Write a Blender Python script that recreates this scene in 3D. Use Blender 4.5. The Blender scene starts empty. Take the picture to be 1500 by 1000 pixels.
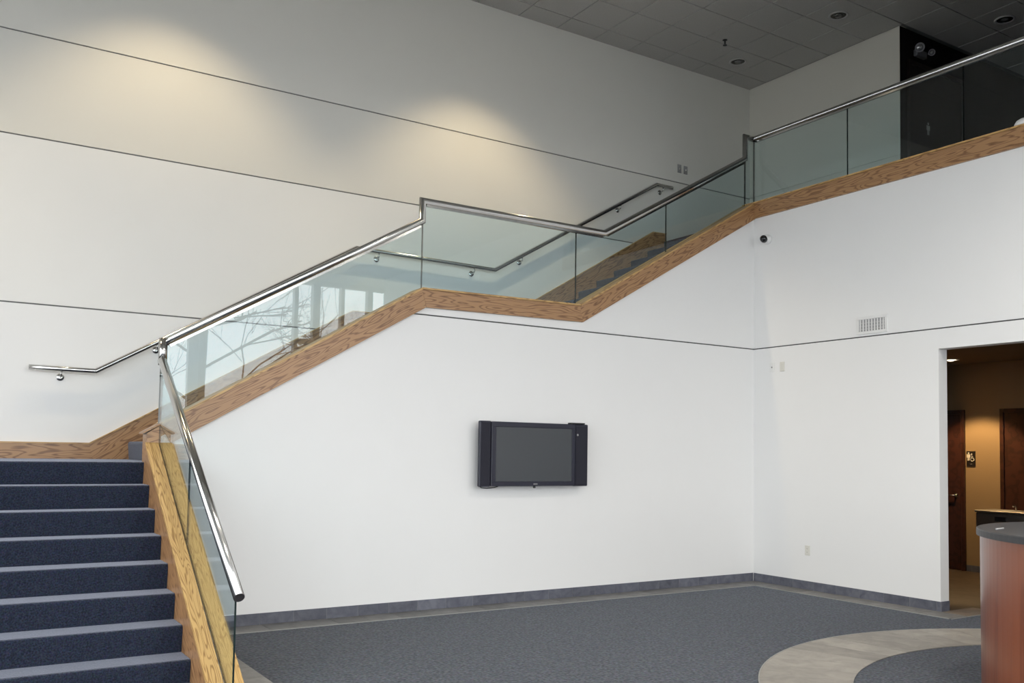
import bpy, bmesh, math, random
from mathutils import Vector, Matrix
random.seed(7)
C = bpy.context.scene.collection
SC = bpy.context.scene
rad = math.radians

# ------------------------------------------------------------------ camera
CAMX, CAMY, CAMZ = -8.6152, -8.0158, 1.53
cam_d = bpy.data.cameras.new('camera')
cam = bpy.data.objects.new('camera', cam_d)
C.objects.link(cam)
r_ = Vector((0.8392, -0.5436, 0.0155)); d_ = Vector((0.0417, 0.0360, -0.9985)); f_ = Vector((0.5423, 0.8385, 0.0529))
cam.matrix_world = Matrix(((r_.x, -d_.x, -f_.x, CAMX), (r_.y, -d_.y, -f_.y, CAMY), (r_.z, -d_.z, -f_.z, CAMZ), (0, 0, 0, 1)))
cam_d.sensor_width = 36.0
cam_d.lens = 1347.93 * 36.0 / 1500.0
cam_d.shift_x = (750 - 764.0) / 1500.0
cam_d.shift_y = (591.3 - 500) / 1500.0
cam_d.clip_end = 300
SC.camera = cam

# ------------------------------------------------------------------ world, light, exposure
world = bpy.data.worlds.new('overcast_sky')
SC.world = world
world.use_nodes = True
bgn = world.node_tree.nodes['Background']
bgn.inputs[0].default_value = (0.98, 0.985, 1.0, 1)
bgn.inputs[1].default_value = 7.0
SC.view_settings.view_transform = 'Standard'
SC.view_settings.look = 'None'
SC.view_settings.gamma = 1.0
SC.view_settings.exposure = -0.33
SC.view_settings.use_curve_mapping = False
try:
    SC.cycles.use_denoising = True
    SC.cycles.max_bounces = 10
    SC.cycles.diffuse_bounces = 6
    SC.cycles.transparent_max_bounces = 24
    SC.cycles.sample_clamp_indirect = 6.0
except Exception:
    pass

WIN_Y = -11.0      # window wall behind the camera
WIN_X = -12.6      # window wall to the left
HEAD = 5.15         # window head
ZC = 7.122         # high ceiling
ZL = 5.4           # unseen lower lobby ceiling, added to cut high window light
W3Y = 1.72
BULK = -3.95  # front edge of the added low ceiling that blocks high daylight

def portal(name, loc, rot, sx, sy):
    l = bpy.data.lights.new(name, 'AREA'); l.shape = 'RECTANGLE'; l.size = sx; l.size_y = sy
    l.cycles.is_portal = True
    o = bpy.data.objects.new(name, l); o.location = loc; o.rotation_euler = rot; C.objects.link(o)
portal('daylight_portal', (-6.3, WIN_Y - 0.25, HEAD / 2), (rad(90), 0, 0), 12.6, HEAD)
portal('daylight_portal', (WIN_X - 0.25, -3.9, HEAD / 2), (rad(90), 0, rad(-90)), 11, HEAD)

def spot(name, loc, power, col, half, blend=0.35, size=0.05, rot=(0, 0, 0)):
    l = bpy.data.lights.new(name, 'SPOT'); l.energy = power; l.color = col
    l.spot_size = 2 * rad(half); l.spot_blend = blend; l.shadow_soft_size = size
    o = bpy.data.objects.new(name, l); o.location = loc; o.rotation_euler = rot; C.objects.link(o)
    return o
WARM = (1.0, 0.80, 0.50)
WALLWASH = [(-3.15, 0.45), (-6.7, 0.45), (-10.25, 0.45)]
for x, y in WALLWASH:
    spot('wall_wash_light', (x, y, ZC - 0.06), 270, WARM, 49, 0.55)
for x, y in ((-2.2, -5.4), (-2.2, -8.0), (-5.5, -5.4), (-5.0, -8.0)):
    spot('lobby_fill', (x, y, ZL - 0.03), 400, (1.0, 0.93, 0.84), 84, 1.0, 0.08)  # added fill without fittings: evens the walls, shades below the television
spot('hall_light', (2.75, -0.90, 2.80), 280, (1.0, 0.66, 0.30), 47, 0.3, 0.04)

# ------------------------------------------------------------------ materials
def new_mat(name):
    m = bpy.data.materials.new(name); m.use_nodes = True
    nt = m.node_tree
    return m, nt, nt.nodes, nt.links, nt.nodes['Principled BSDF']
def simple(name, col, rough=0.5, metal=0.0, spec=0.5, noise=0.0, nscale=20.0, bump=0.0, emit=None, estr=0.0, coat=0.0):
    m, nt, N, L, b = new_mat(name)
    b.inputs['Base Color'].default_value = (*col, 1)
    b.inputs['Roughness'].default_value = rough
    b.inputs['Metallic'].default_value = metal
    b.inputs['Specular IOR Level'].default_value = spec
    b.inputs['Coat Weight'].default_value = coat
    if emit:
        b.inputs['Emission Color'].default_value = (*emit, 1); b.inputs['Emission Strength'].default_value = estr
    if noise or bump:
        tc = N.new('ShaderNodeTexCoord'); n = N.new('ShaderNodeTexNoise')
        n.inputs['Scale'].default_value = nscale; n.inputs['Detail'].default_value = 5
        L.new(tc.outputs['Object'], n.inputs['Vector'])
        if noise:
            mx = N.new('ShaderNodeMix'); mx.data_type = 'RGBA'
            mx.inputs['A'].default_value = (*[c * (1 - noise) for c in col], 1)
            mx.inputs['B'].default_value = (*[min(1, c * (1 + noise)) for c in col], 1)
            L.new(n.outputs['Fac'], mx.inputs['Factor']); L.new(mx.outputs['Result'], b.inputs['Base Color'])
        if bump:
            bp = N.new('ShaderNodeBump'); bp.inputs['Strength'].default_value = bump; bp.inputs['Distance'].default_value = 0.003
            L.new(n.outputs['Fac'], bp.inputs['Height']); L.new(bp.outputs['Normal'], b.inputs['Normal'])
    return m

M = {}
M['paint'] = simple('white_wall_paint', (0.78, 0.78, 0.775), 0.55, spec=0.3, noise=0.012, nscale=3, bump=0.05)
M['paint_upper'] = simple('dimmed_warm_paint', (0.60, 0.58, 0.52), 0.6, spec=0.3, noise=0.012, nscale=3)  # wall paint darkened to stand in for dim light on the upper floor
M['paint_mid'] = simple('dimmed_wall_paint', (0.70, 0.685, 0.635), 0.6, spec=0.3, noise=0.012, nscale=3)  # same wall paint, darkened and warmed in place of light fading with height
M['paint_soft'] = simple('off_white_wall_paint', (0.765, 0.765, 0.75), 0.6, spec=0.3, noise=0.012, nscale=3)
M['reveal'] = simple('grey_reveal', (0.16, 0.16, 0.16), 0.7)
M['reveal_back'] = simple('reveal_back', (0.10, 0.10, 0.10), 0.8)
M['hall_paint'] = simple('tan_hall_paint', (0.27, 0.185, 0.10), 0.6, noise=0.03, nscale=5)
M['charcoal'] = simple('unlit_wall_black', (0.005, 0.005, 0.007), 0.6, spec=0.2)  # darkness of the unlit hallway put into the wall colour
M['dark_door'] = simple('dark_stained_door', (0.014, 0.009, 0.008), 0.35)
M['ceil_tile'] = simple('grey_ceiling_tile', (0.45, 0.44, 0.42), 0.9, spec=0.1, noise=0.12, nscale=55, bump=0.25)
M['grid'] = simple('ceiling_grid', (0.16, 0.16, 0.155), 0.6)
M['plain_ceiling'] = simple('plain_ceiling', (0.55, 0.54, 0.52), 0.9)
M['vinyl_base'] = simple('blue_grey_vinyl_base', (0.22, 0.27, 0.30), 0.5)
M['chrome'] = simple('polished_stainless', (0.56, 0.56, 0.55), 0.14, metal=1.0)
M['steel'] = simple('brushed_stainless', (0.26, 0.25, 0.24), 0.45, metal=1.0, noise=0.05, nscale=60)
M['gasket'] = simple('dark_gasket', (0.02, 0.02, 0.02), 0.5)
M['plastic_w'] = simple('white_plastic', (0.74, 0.74, 0.73), 0.4)
M['plastic_i'] = simple('ivory_plastic', (0.66, 0.65, 0.60), 0.4)
M['plastic_g'] = simple('grey_plastic', (0.30, 0.30, 0.30), 0.5)
M['trim'] = simple('pale_trim_ring', (0.42, 0.41, 0.40), 0.5)
M['dark_reflector'] = simple('dark_reflector', (0.06, 0.06, 0.06), 0.25, metal=0.8)
M['lamp_grey'] = simple('dull_grey_housing', (0.16, 0.16, 0.17), 0.5)
M['black'] = simple('black_plastic', (0.012, 0.012, 0.014), 0.35)
M['navy_black'] = simple('blue_black_plastic', (0.010, 0.011, 0.026), 0.42)
M['speaker'] = simple('speaker_cloth', (0.012, 0.012, 0.022), 0.8, noise=0.3, nscale=300)
M['screen'] = simple('dark_glossy_screen', (0.032, 0.038, 0.046), 0.10, spec=0.6)
M['dome'] = simple('smoked_dome', (0.01, 0.01, 0.012), 0.08)
M['counter'] = simple('charcoal_laminate', (0.045, 0.045, 0.048), 0.45, noise=0.2, nscale=90)
M['mull'] = simple('pale_aluminium', (0.55, 0.57, 0.57), 0.4)
M['snow'] = simple('pale_ground', (0.45, 0.46, 0.47), 0.8, noise=0.1, nscale=0.7)
M['bark'] = simple('grey_bark', (0.16, 0.15, 0.14), 0.9, noise=0.2, nscale=8)
M['sign_black'] = simple('sign_black', (0.010, 0.008, 0.008), 0.4)
M['sign_white'] = simple('sign_white', (0.62, 0.60, 0.56), 0.5)
M['lamp_on'] = simple('lit_lamp', (0.9, 0.85, 0.7), 0.4, emit=(1.0, 0.85, 0.6), estr=6.0)
M['lamp_off'] = simple('unlit_lamp', (0.25, 0.25, 0.25), 0.15, metal=0.7)
M['dark_wood'] = None

def carpet(name, base, sheen_col, sheen, scale, contrast):
    m, nt, N, L, b = new_mat(name)
    tc = N.new('ShaderNodeTexCoord')
    n = N.new('ShaderNodeTexNoise'); n.inputs['Scale'].default_value = scale; n.inputs['Detail'].default_value = 3
    n2 = N.new('ShaderNodeTexVoronoi'); n2.inputs['Scale'].default_value = scale * 1.4
    n3 = N.new('ShaderNodeTexNoise'); n3.inputs['Scale'].default_value = 1.3; n3.inputs['Detail'].default_value = 2
    for q in (n, n2, n3): L.new(tc.outputs['Object'], q.inputs['Vector'])
    ramp = N.new('ShaderNodeValToRGB')
    ramp.color_ramp.elements[0].position = 0.32; ramp.color_ramp.elements[1].position = 0.68
    lo = [c * (1 - contrast) for c in base]; hi = [c * (1 + contrast) for c in base]
    ramp.color_ramp.elements[0].color = (*lo, 1); ramp.color_ramp.elements[1].color = (*hi, 1)
    L.new(n.outputs['Fac'], ramp.inputs['Fac'])
    mx = N.new('ShaderNodeMix'); mx.data_type = 'RGBA'; mx.blend_type = 'MULTIPLY'
    mx.inputs['Factor'].default_value = 0.35
    L.new(ramp.outputs['Color'], mx.inputs['A']); L.new(n2.outputs['Color'], mx.inputs['B'])
    L.new(mx.outputs['Result'], b.inputs['Base Color'])
    b.inputs['Roughness'].default_value = 0.95; b.inputs['Specular IOR Level'].default_value = 0.1
    b.inputs['Sheen Weight'].default_value = sheen; b.inputs['Sheen Roughness'].default_value = 0.45
    b.inputs['Sheen Tint'].default_value = (*sheen_col, 1)
    bp = N.new('ShaderNodeBump'); bp.inputs['Strength'].default_value = 0.6; bp.inputs['Distance'].default_value = 0.006
    L.new(n.outputs['Fac'], bp.inputs['Height']); L.new(bp.outputs['Normal'], b.inputs['Normal'])
    return m
M['carpet'] = carpet('blue_grey_loop_carpet', (0.044, 0.048, 0.058), (0.75, 0.8, 0.9), 0.17, 48, 0.85)
M['stair_carpet'] = carpet('navy_stair_carpet', (0.021, 0.027, 0.047), (0.75, 0.8, 0.95), 0.45, 95, 0.50)

def stone(name, c1, c2, scale=4.0):
    m, nt, N, L, b = new_mat(name)
    tc = N.new('ShaderNodeTexCoord'); oi = N.new('ShaderNodeObjectInfo')
    add = N.new('ShaderNodeVectorMath'); add.operation = 'MULTIPLY_ADD'
    add.inputs[1].default_value = (1, 1, 1)
    cmb = N.new('ShaderNodeCombineXYZ'); ml = N.new('ShaderNodeMath'); ml.operation = 'MULTIPLY'; ml.inputs[1].default_value = 37
    L.new(oi.outputs['Random'], ml.inputs[0]); L.new(ml.outputs[0], cmb.inputs[0]); L.new(ml.outputs[0], cmb.inputs[1])
    L.new(tc.outputs['Object'], add.inputs[0]); L.new(cmb.outputs[0], add.inputs[2])
    n = N.new('ShaderNodeTexNoise'); n.inputs['Scale'].default_value = scale; n.inputs['Detail'].default_value = 7; n.inputs['Roughness'].default_value = 0.65
    n.inputs['Distortion'].default_value = 0.6
    L.new(add.outputs[0], n.inputs['Vector'])
    ramp = N.new('ShaderNodeValToRGB'); ramp.color_ramp.elements[0].position = 0.3; ramp.color_ramp.elements[1].position = 0.72
    ramp.color_ramp.elements[0].color = (*c1, 1); ramp.color_ramp.elements[1].color = (*c2, 1)
    L.new(n.outputs['Fac'], ramp.inputs['Fac'])
    hsv = N.new('ShaderNodeHueSaturation'); mr = N.new('ShaderNodeMapRange')
    mr.inputs['To Min'].default_value = 0.85; mr.inputs['To Max'].default_value = 1.15
    L.new(oi.outputs['Random'], mr.inputs['Value']); L.new(mr.outputs[0], hsv.inputs['Value'])
    L.new(ramp.outputs['Color'], hsv.inputs['Color']); L.new(hsv.outputs['Color'], b.inputs['Base Color'])
    b.inputs['Roughness'].default_value = 0.5; b.inputs['Specular IOR Level'].default_value = 0.35
    return m
M['base_tile'] = stone('blue_grey_base_tile', (0.075, 0.08, 0.105), (0.15, 0.155, 0.185), 9)
M['strip_tile'] = stone('grey_floor_tile', (0.13, 0.13, 0.13), (0.22, 0.215, 0.205), 7)
M['taupe_tile'] = stone('taupe_floor_tile', (0.20, 0.19, 0.172), (0.33, 0.31, 0.28), 5)
M['hall_tile'] = stone('brown_hall_tile', (0.040, 0.029, 0.022), (0.085, 0.062, 0.047), 5)
M['threshold_tile'] = stone('tan_threshold_tile', (0.20, 0.165, 0.13), (0.30, 0.25, 0.21), 6)
M['grout_light'] = simple('pale_grout', (0.21, 0.21, 0.225), 0.9)
M['edging'] = simple('pale_edging', (0.27, 0.27, 0.26), 0.45)
M['grout'] = simple('grout', (0.20, 0.20, 0.20), 0.9)

def wood(name, light, dark, freq=11.0, rough=0.38, stretch=1.7, across=13.0, coat=0.15):
    m, nt, N, L, b = new_mat(name)
    tc = N.new('ShaderNodeTexCoord'); oi = N.new('ShaderNodeObjectInfo')
    ml = N.new('ShaderNodeMath'); ml.operation = 'MULTIPLY'; ml.inputs[1].default_value = 53
    L.new(oi.outputs['Random'], ml.inputs[0])
    cmb = N.new('ShaderNodeCombineXYZ')
    for i in range(3): L.new(ml.outputs[0], cmb.inputs[i])
    mp = N.new('ShaderNodeVectorMath'); mp.operation = 'MULTIPLY_ADD'; mp.inputs[1].default_value = (stretch, across, across)
    L.new(tc.outputs['Object'], mp.inputs[0]); L.new(cmb.outputs[0], mp.inputs[2])
    n = N.new('ShaderNodeTexNoise'); n.inputs['Scale'].default_value = 1.0; n.inputs['Detail'].default_value = 1.5; n.inputs['Roughness'].default_value = 0.45
    L.new(mp.outputs[0], n.inputs['Vector'])
    mu = N.new('ShaderNodeMath'); mu.operation = 'MULTIPLY'; mu.inputs[1].default_value = freq * 6.283
    L.new(n.outputs['Fac'], mu.inputs[0])
    sn = N.new('ShaderNodeMath'); sn.operation = 'SINE'; L.new(mu.outputs[0], sn.inputs[0])
    mr = N.new('ShaderNodeMapRange'); mr.inputs['From Min'].default_value = -1; mr.inputs['From Max'].default_value = 1
    L.new(sn.outputs[0], mr.inputs['Value'])
    # fine pores
    mp2 = N.new('ShaderNodeVectorMath'); mp2.operation = 'MULTIPLY_ADD'; mp2.inputs[1].default_value = (9, 160, 160)
    L.new(tc.outputs['Object'], mp2.inputs[0]); L.new(cmb.outputs[0], mp2.inputs[2])
    n2 = N.new('ShaderNodeTexNoise'); n2.inputs['Scale'].default_value = 1.0; n2.inputs['Detail'].default_value = 3
    L.new(mp2.outputs[0], n2.inputs['Vector'])
    mixf = N.new('ShaderNodeMath'); mixf.operation = 'MULTIPLY_ADD'; mixf.inputs[1].default_value = 0.75
    L.new(mr.outputs[0], mixf.inputs[0])
    sc2 = N.new('ShaderNodeMath'); sc2.operation = 'MULTIPLY'; sc2.inputs[1].default_value = 0.35
    L.new(n2.outputs['Fac'], sc2.inputs[0]); L.new(sc2.outputs[0], mixf.inputs[2])
    ramp = N.new('ShaderNodeValToRGB')
    ramp.color_ramp.elements[0].position = 0.15; ramp.color_ramp.elements[0].color = (*dark, 1)
    ramp.color_ramp.elements[1].position = 0.50; ramp.color_ramp.elements[1].color = (*light, 1)
    L.new(mixf.outputs[0], ramp.inputs['Fac']); L.new(ramp.outputs['Color'], b.inputs['Base Color'])
    b.inputs['Roughness'].default_value = rough; b.inputs['Coat Weight'].default_value = coat; b.inputs['Coat Roughness'].default_value = 0.25
    return m
M['oak'] = wood('oak', (0.37, 0.205, 0.095), (0.18, 0.085, 0.036))
M['oak_cap'] = wood('oak_cap', (0.53, 0.335, 0.13), (0.27, 0.145, 0.050), freq=13, across=18.0)
M['cherry'] = wood('cherry_veneer', (0.215, 0.062, 0.026), (0.165, 0.045, 0.019), freq=3, stretch=0.5, across=10, rough=0.28, coat=0.4)
M['door_wood'] = wood('dark_cherry_door', (0.045, 0.015, 0.010), (0.025, 0.009, 0.006), freq=3, stretch=0.5, across=8, rough=0.35)

def glass(name, tint, r0=0.043, gloss=1.0):
    m = bpy.data.materials.new(name); m.use_nodes = True
    nt = m.node_tree; N = nt.nodes; L = nt.links
    N.remove(N['Principled BSDF'])
    out = N['Material Output']
    tr = N.new('ShaderNodeBsdfTransparent'); tr.inputs[0].default_value = (*tint, 1)
    gl = N.new('ShaderNodeBsdfGlossy'); gl.inputs['Roughness'].default_value = 0.0; gl.inputs[0].default_value = (gloss, gloss, gloss, 1)
    lw = N.new('ShaderNodeLayerWeight'); lw.inputs[0].default_value = 0.5
    pw = N.new('ShaderNodeMath'); pw.operation = 'POWER'; pw.inputs[1].default_value = 5.0
    L.new(lw.outputs['Facing'], pw.inputs[0])
    ma = N.new('ShaderNodeMath'); ma.operation = 'MULTIPLY_ADD'; ma.inputs[1].default_value = 1 - r0; ma.inputs[2].default_value = r0
    L.new(pw.outputs[0], ma.inputs[0])
    mx = N.new('ShaderNodeMixShader')
    L.new(ma.outputs[0], mx.inputs[0]); L.new(tr.outputs[0], mx.inputs[1]); L.new(gl.outputs[0], mx.inputs[2])
    L.new(mx.outputs[0], out.inputs['Surface'])
    return m
M['glass'] = glass('balustrade_glass', (0.890, 0.955, 0.965))
M['glass_edge'] = simple('green_glass_edge', (0.010, 0.020, 0.019), 0.25, spec=0.3)
M['pane'] = glass('window_pane', (0.97, 0.98, 0.98), 0.05)

# ------------------------------------------------------------------ builders
WORLD = {}
FRAME = {}
def link(name, me, parent=None, loc=(0, 0, 0), rot=None):
    o = bpy.data.objects.new(name, me)
    C.objects.link(o)
    loc = Vector(loc)
    WORLD[o] = loc
    if parent is not None:
        o.parent = parent
        pf = FRAME.get(parent, Matrix.Identity(3)).transposed()
        o.location = pf @ (loc - WORLD[parent])
        o.rotation_euler = (pf @ (rot if rot is not None else Matrix.Identity(3))).to_euler()
    else:
        o.location = loc
        if rot is not None: o.rotation_euler = rot.to_euler()
    FRAME[o] = rot.copy() if rot is not None else Matrix.Identity(3)
    return o
def tag(o, label=None, cat=None, group=None, kind=None):
    if label: o['label'] = label
    if cat: o['category'] = cat
    if group: o['group'] = group
    if kind: o['kind'] = kind
    return o
def empty(name, loc, label=None, cat=None, group=None, kind=None):
    o = link(name, None, None, loc); o.empty_display_size = 0.1
    return tag(o, label, cat, group, kind)
def finish(name, bm, mat, parent=None, origin=None, frame=None, smooth=False, mats=None):
    """bm holds world coordinates; it becomes one mesh object whose origin is its own base (or `origin`),
    with local axes `frame` (3x3 rotation, columns = local axes in world)."""
    bm.normal_update()
    if origin is None:
        vs = [v.co for v in bm.verts]
        lo = Vector([min(v[i] for v in vs) for i in range(3)]); hi = Vector([max(v[i] for v in vs) for i in range(3)])
        origin = (lo + hi) / 2; origin.z = lo.z
    origin = Vector(origin)
    if frame is not None:
        inv = frame.transposed()
        for v in bm.verts: v.co = inv @ (v.co - origin)
    else:
        for v in bm.verts: v.co -= origin
    me = bpy.data.meshes.new(name)
    bm.to_mesh(me); bm.free()
    for m in (mats or [mat]): me.materials.append(m)
    if smooth:
        for p in me.polygons: p.use_smooth = True
    return link(name, me, parent, origin, frame)
def add_box(bm, x0, x1, y0, y1, z0, z1, bevel=0.0, seg=1):
    vs = [bm.verts.new((x, y, z)) for x in (x0, x1) for y in (y0, y1) for z in (z0, z1)]
    idx = [(0, 1, 3, 2), (4, 6, 7, 5), (0, 4, 5, 1), (2, 3, 7, 6), (0, 2, 6, 4), (1, 5, 7, 3)]
    fs = [bm.faces.new([vs[i] for i in f]) for f in idx]
    if bevel:
        es = list({e for f in fs for e in f.edges})
        bmesh.ops.bevel(bm, geom=es, offset=bevel, segments=seg, affect='EDGES', profile=0.5)
def box(name, x0, x1, y0, y1, z0, z1, mat, parent=None, bevel=0.0, seg=1, **k):
    bm = bmesh.new(); add_box(bm, min(x0, x1), max(x0, x1), min(y0, y1), max(y0, y1), min(z0, z1), max(z0, z1), bevel, seg)
    return finish(name, bm, mat, parent, **k)
def add_prism(bm, pts, plane, a, b, edge_index=None):
    """polygon pts (2D) extruded along the third axis from a to b. plane 'xz' (along y), 'yz' (along x), 'xy' (along z)"""
    def P(p, t):
        return {'xz': (p[0], t, p[1]), 'yz': (t, p[0], p[1]), 'xy': (p[0], p[1], t)}[plane]
    A = [bm.verts.new(P(p, a)) for p in pts]; B = [bm.verts.new(P(p, b)) for p in pts]
    n = len(pts)
    fs = [bm.faces.new(A), bm.faces.new(list(reversed(B)))]
    for i in range(n):
        j = (i + 1) % n
        f = bm.faces.new((A[i], B[i], B[j], A[j]))
        if edge_index is not None: f.material_index = edge_index
        fs.append(f)
    bmesh.ops.recalc_face_normals(bm, faces=fs)
def prism(name, pts, plane, a, b, mat, parent=None, edge_index=None, **k):
    bm = bmesh.new(); add_prism(bm, pts, plane, a, b, edge_index)
    return finish(name, bm, mat, parent, **k)
def frame_from(xdir, zhint=Vector((0, 0, 1))):
    x = Vector(xdir).normalized(); y = zhint.cross(x).normalized(); z = x.cross(y)
    return Matrix((x, y, z)).transposed()
def add_tube(bm, pts, r, seg=16, caps=True):
    pts = [Vector(p) for p in pts]; n = len(pts); rings = []
    d0 = (pts[1] - pts[0]).normalized()
    up = Vector((0, 0, 1)) if abs(d0.z) < 0.9 else Vector((0, 1, 0))
    u = up.cross(d0).normalized(); v = d0.cross(u)
    base = [pts[0] + (u * math.cos(t) + v * math.sin(t)) * r for t in [2 * math.pi * i / seg for i in range(seg)]]
    rings.append(base)
    for i in range(1, n):
        d = (pts[i] - pts[i - 1]).normalized()
        if i < n - 1:
            d2 = (pts[i + 1] - pts[i]).normalized(); nrm = (d + d2).normalized()
        else: nrm = d
        new = []
        for q in rings[-1]:
            t = (pts[i] - q).dot(nrm) / d.dot(nrm); new.append(q + d * t)
        rings.append(new)
    R = [[bm.verts.new(q) for q in ring] for ring in rings]
    for i in range(n - 1):
        for j in range(seg):
            k = (j + 1) % seg; f = bm.faces.new((R[i][j], R[i][k], R[i + 1][k], R[i + 1][j])); f.smooth = True
    if caps:
        bm.faces.new(list(reversed(R[0]))); bm.faces.new(R[-1])
def tube(name, pts, r, mat, parent=None, seg=16, **k):
    bm = bmesh.new(); add_tube(bm, pts, r, seg)
    bmesh.ops.recalc_face_normals(bm, faces=bm.faces[:])
    return finish(name, bm, mat, parent, **k)
def add_lathe(bm, prof, centre, axis, seg=20):
    """prof: list of (radius, height along axis)"""
    ax = Vector(axis).normalized(); up = Vector((0, 0, 1)) if abs(ax.z) < 0.9 else Vector((1, 0, 0))
    u = up.cross(ax).normalized(); v = ax.cross(u); c = Vector(centre); rings = []
    for r, h in prof:
        if r < 1e-6: rings.append([bm.verts.new(c + ax * h)])
        else: rings.append([bm.verts.new(c + ax * h + (u * math.cos(2 * math.pi * i / seg) + v * math.sin(2 * math.pi * i / seg)) * r) for i in range(seg)])
    for a, b in zip(rings, rings[1:]):
        for i in range(seg):
            j = (i + 1) % seg
            if len(a) == 1 and len(b) == 1: continue
            if len(a) == 1: f = bm.faces.new((a[0], b[i], b[j]))
            elif len(b) == 1: f = bm.faces.new((a[i], a[j], b[0]))
            else: f = bm.faces.new((a[i], a[j], b[j], b[i]))
            f.smooth = True
    bmesh.ops.recalc_face_normals(bm, faces=bm.faces[:])
def lathe(name, prof, centre, axis, mat, parent=None, seg=20, **k):
    bm = bmesh.new(); add_lathe(bm, prof, centre, axis, seg)
    return finish(name, bm, mat, parent, **k)
def copy_of(o, loc, parent):
    c = o.copy(); C.objects.link(c); loc = Vector(loc); WORLD[c] = loc
    c.parent = parent; c.location = loc - (WORLD[parent] if parent else Vector())
    return c
def lerp(a, b, t): return a + (b - a) * t

# ------------------------------------------------------------------ shell
def slab(name, x0, x1, y0, y1, z0, z1, mat, parent=None):
    return box(name, x0, x1, y0, y1, z0, z1, mat, parent)

floor = slab('floor', WIN_X, 0.14, WIN_Y, W3Y, -0.12, 0.0, M['carpet']); tag(floor, 'blue grey speckled carpet floor of the lobby', kind='structure')

# back wall behind the stairs: four drywall bands with dark reveals between
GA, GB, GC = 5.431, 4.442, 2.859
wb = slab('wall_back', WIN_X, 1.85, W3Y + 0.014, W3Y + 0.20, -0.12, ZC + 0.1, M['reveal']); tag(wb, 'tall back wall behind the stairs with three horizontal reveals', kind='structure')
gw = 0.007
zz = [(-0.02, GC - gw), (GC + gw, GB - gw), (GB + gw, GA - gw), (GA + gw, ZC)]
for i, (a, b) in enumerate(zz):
    slab('wall_panel', WIN_X, 1.75, W3Y, W3Y + 0.013, a, b, [M['paint'], M['paint_soft'], M['paint_mid'], M['paint_mid']][i], wb)  # two top bands carry the light falloff in their colour

# wall under the stairs (carries the television)
def st_top(x):            # top edge of the oak stringer along the stair wall
    if x < -4.62: return 1.827 + 0.585 * (x + 6.795)
    if x < -2.715: return lerp(3.100, 3.128, (x + 4.62) / 1.905)
    return min(lerp(3.128, 4.679, (x + 2.715) / 2.685), 4.684)
ws = prism('wall_stair', [(-6.97, 0), (0, 0), (0, 2.80), (-4.95, 2.78), (-6.97, st_top(-6.97) - 0.12)], 'xz', 0.0155, 0.15, M['reveal_back'])
tag(ws, 'white wall under the staircase that carries the television', kind='structure')
prism('wall_panel', [(-6.98, 0), (0, 0), (0, GC - gw), (-4.80, GC - gw), (-6.98, st_top(-6.98) - 0.10)], 'xz', 0, 0.014, M['paint'], ws)
prism('wall_panel', [(-4.80, GC + gw), (0, GC + gw), (0, 4.58), (-0.03, 4.58), (-2.70, 3.03), (-4.60, 3.00)], 'xz', 0, 0.014, M['paint'], ws)
prism('wall_core', [(-4.80, 2.79), (0, 2.79), (0, 4.56), (-0.03, 4.56), (-2.70, 3.01), (-4.60, 2.98)], 'xz', 0.0155, 0.15, M['reveal_back'], ws)

# right wall: face x = 0, opening to the lower hall from y -2.49 to -3.75
OY0, OY1, OZ = -2.49, -3.75, 2.650
wr = slab('wall_right', 0.012, 0.13, OY0 + 0.01, 0.15, 0, 4.30, M['reveal_back'])
tag(wr, 'white wall on the right with the doorway to the hall', kind='structure')
slab('wall_panel', 0, 0.013, OY0, 0, 0, GC - gw, M['paint'], wr)
slab('wall_panel', 0, 0.013, WIN_Y, 0, GC + gw, 4.53, M['paint'], wr)
slab('wall_panel', 0, 0.013, OY1, OY0, OZ, GC - gw, M['paint'], wr)
slab('wall_panel', 0, 0.013, WIN_Y, OY1, 0, GC - gw, M['paint'], wr)
slab('wall_core', 0.013, 0.13, WIN_Y, OY0 + 0.01, OZ + 0.01, 4.30, M['reveal_back'], wr)
slab('wall_core', 0.013, 0.13, WIN_Y, OY1 - 0.01, 0, OZ + 0.01, M['reveal_back'], wr)
slab('jamb_lining', 0.0135, 0.142, OY0, OY0 + 0.0099, 0, OZ, M['paint'], wr)
slab('jamb_lining', 0.0135, 0.142, OY1 - 0.0099, OY1, 0, OZ, M['paint'], wr)
slab('head_lining', 0.0135, 0.142, OY1, OY0, OZ, OZ + 0.0099, M['paint'], wr)
slab('wall_panel', 0, 0.13, WIN_Y, BULK, 4.53, ZC, M['paint'], wr)

# deck (upper floor) and the walls round it
deck = slab('floor_upper', 0.02, 7.0, WIN_Y, W3Y, 4.30, 4.53, M['stair_carpet']); tag(deck, 'carpeted upper floor slab at the stair head', kind='structure')
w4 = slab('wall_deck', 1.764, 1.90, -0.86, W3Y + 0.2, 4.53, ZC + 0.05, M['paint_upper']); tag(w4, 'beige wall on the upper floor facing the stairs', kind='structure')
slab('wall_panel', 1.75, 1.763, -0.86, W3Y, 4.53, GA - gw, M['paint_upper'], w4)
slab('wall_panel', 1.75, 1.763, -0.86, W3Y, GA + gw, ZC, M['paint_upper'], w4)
w5 = slab('wall_hallway', 1.90, 7.0, -0.845, -0.70, 4.53, ZC + 0.05, M['charcoal']); tag(w5, 'side wall of the upper hallway coloured near black as unlit shade', kind='structure')
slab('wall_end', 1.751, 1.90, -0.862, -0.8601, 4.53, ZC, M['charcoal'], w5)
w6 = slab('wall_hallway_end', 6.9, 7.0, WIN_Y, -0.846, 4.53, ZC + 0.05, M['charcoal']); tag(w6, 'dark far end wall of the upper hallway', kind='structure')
w7 = slab('wall_hallway_side', 0.13, 6.9, -6.1, -6.0, 4.53, ZC + 0.05, M['charcoal']); tag(w7, 'dark side wall of the upper hallway out of view', kind='structure')

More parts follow.
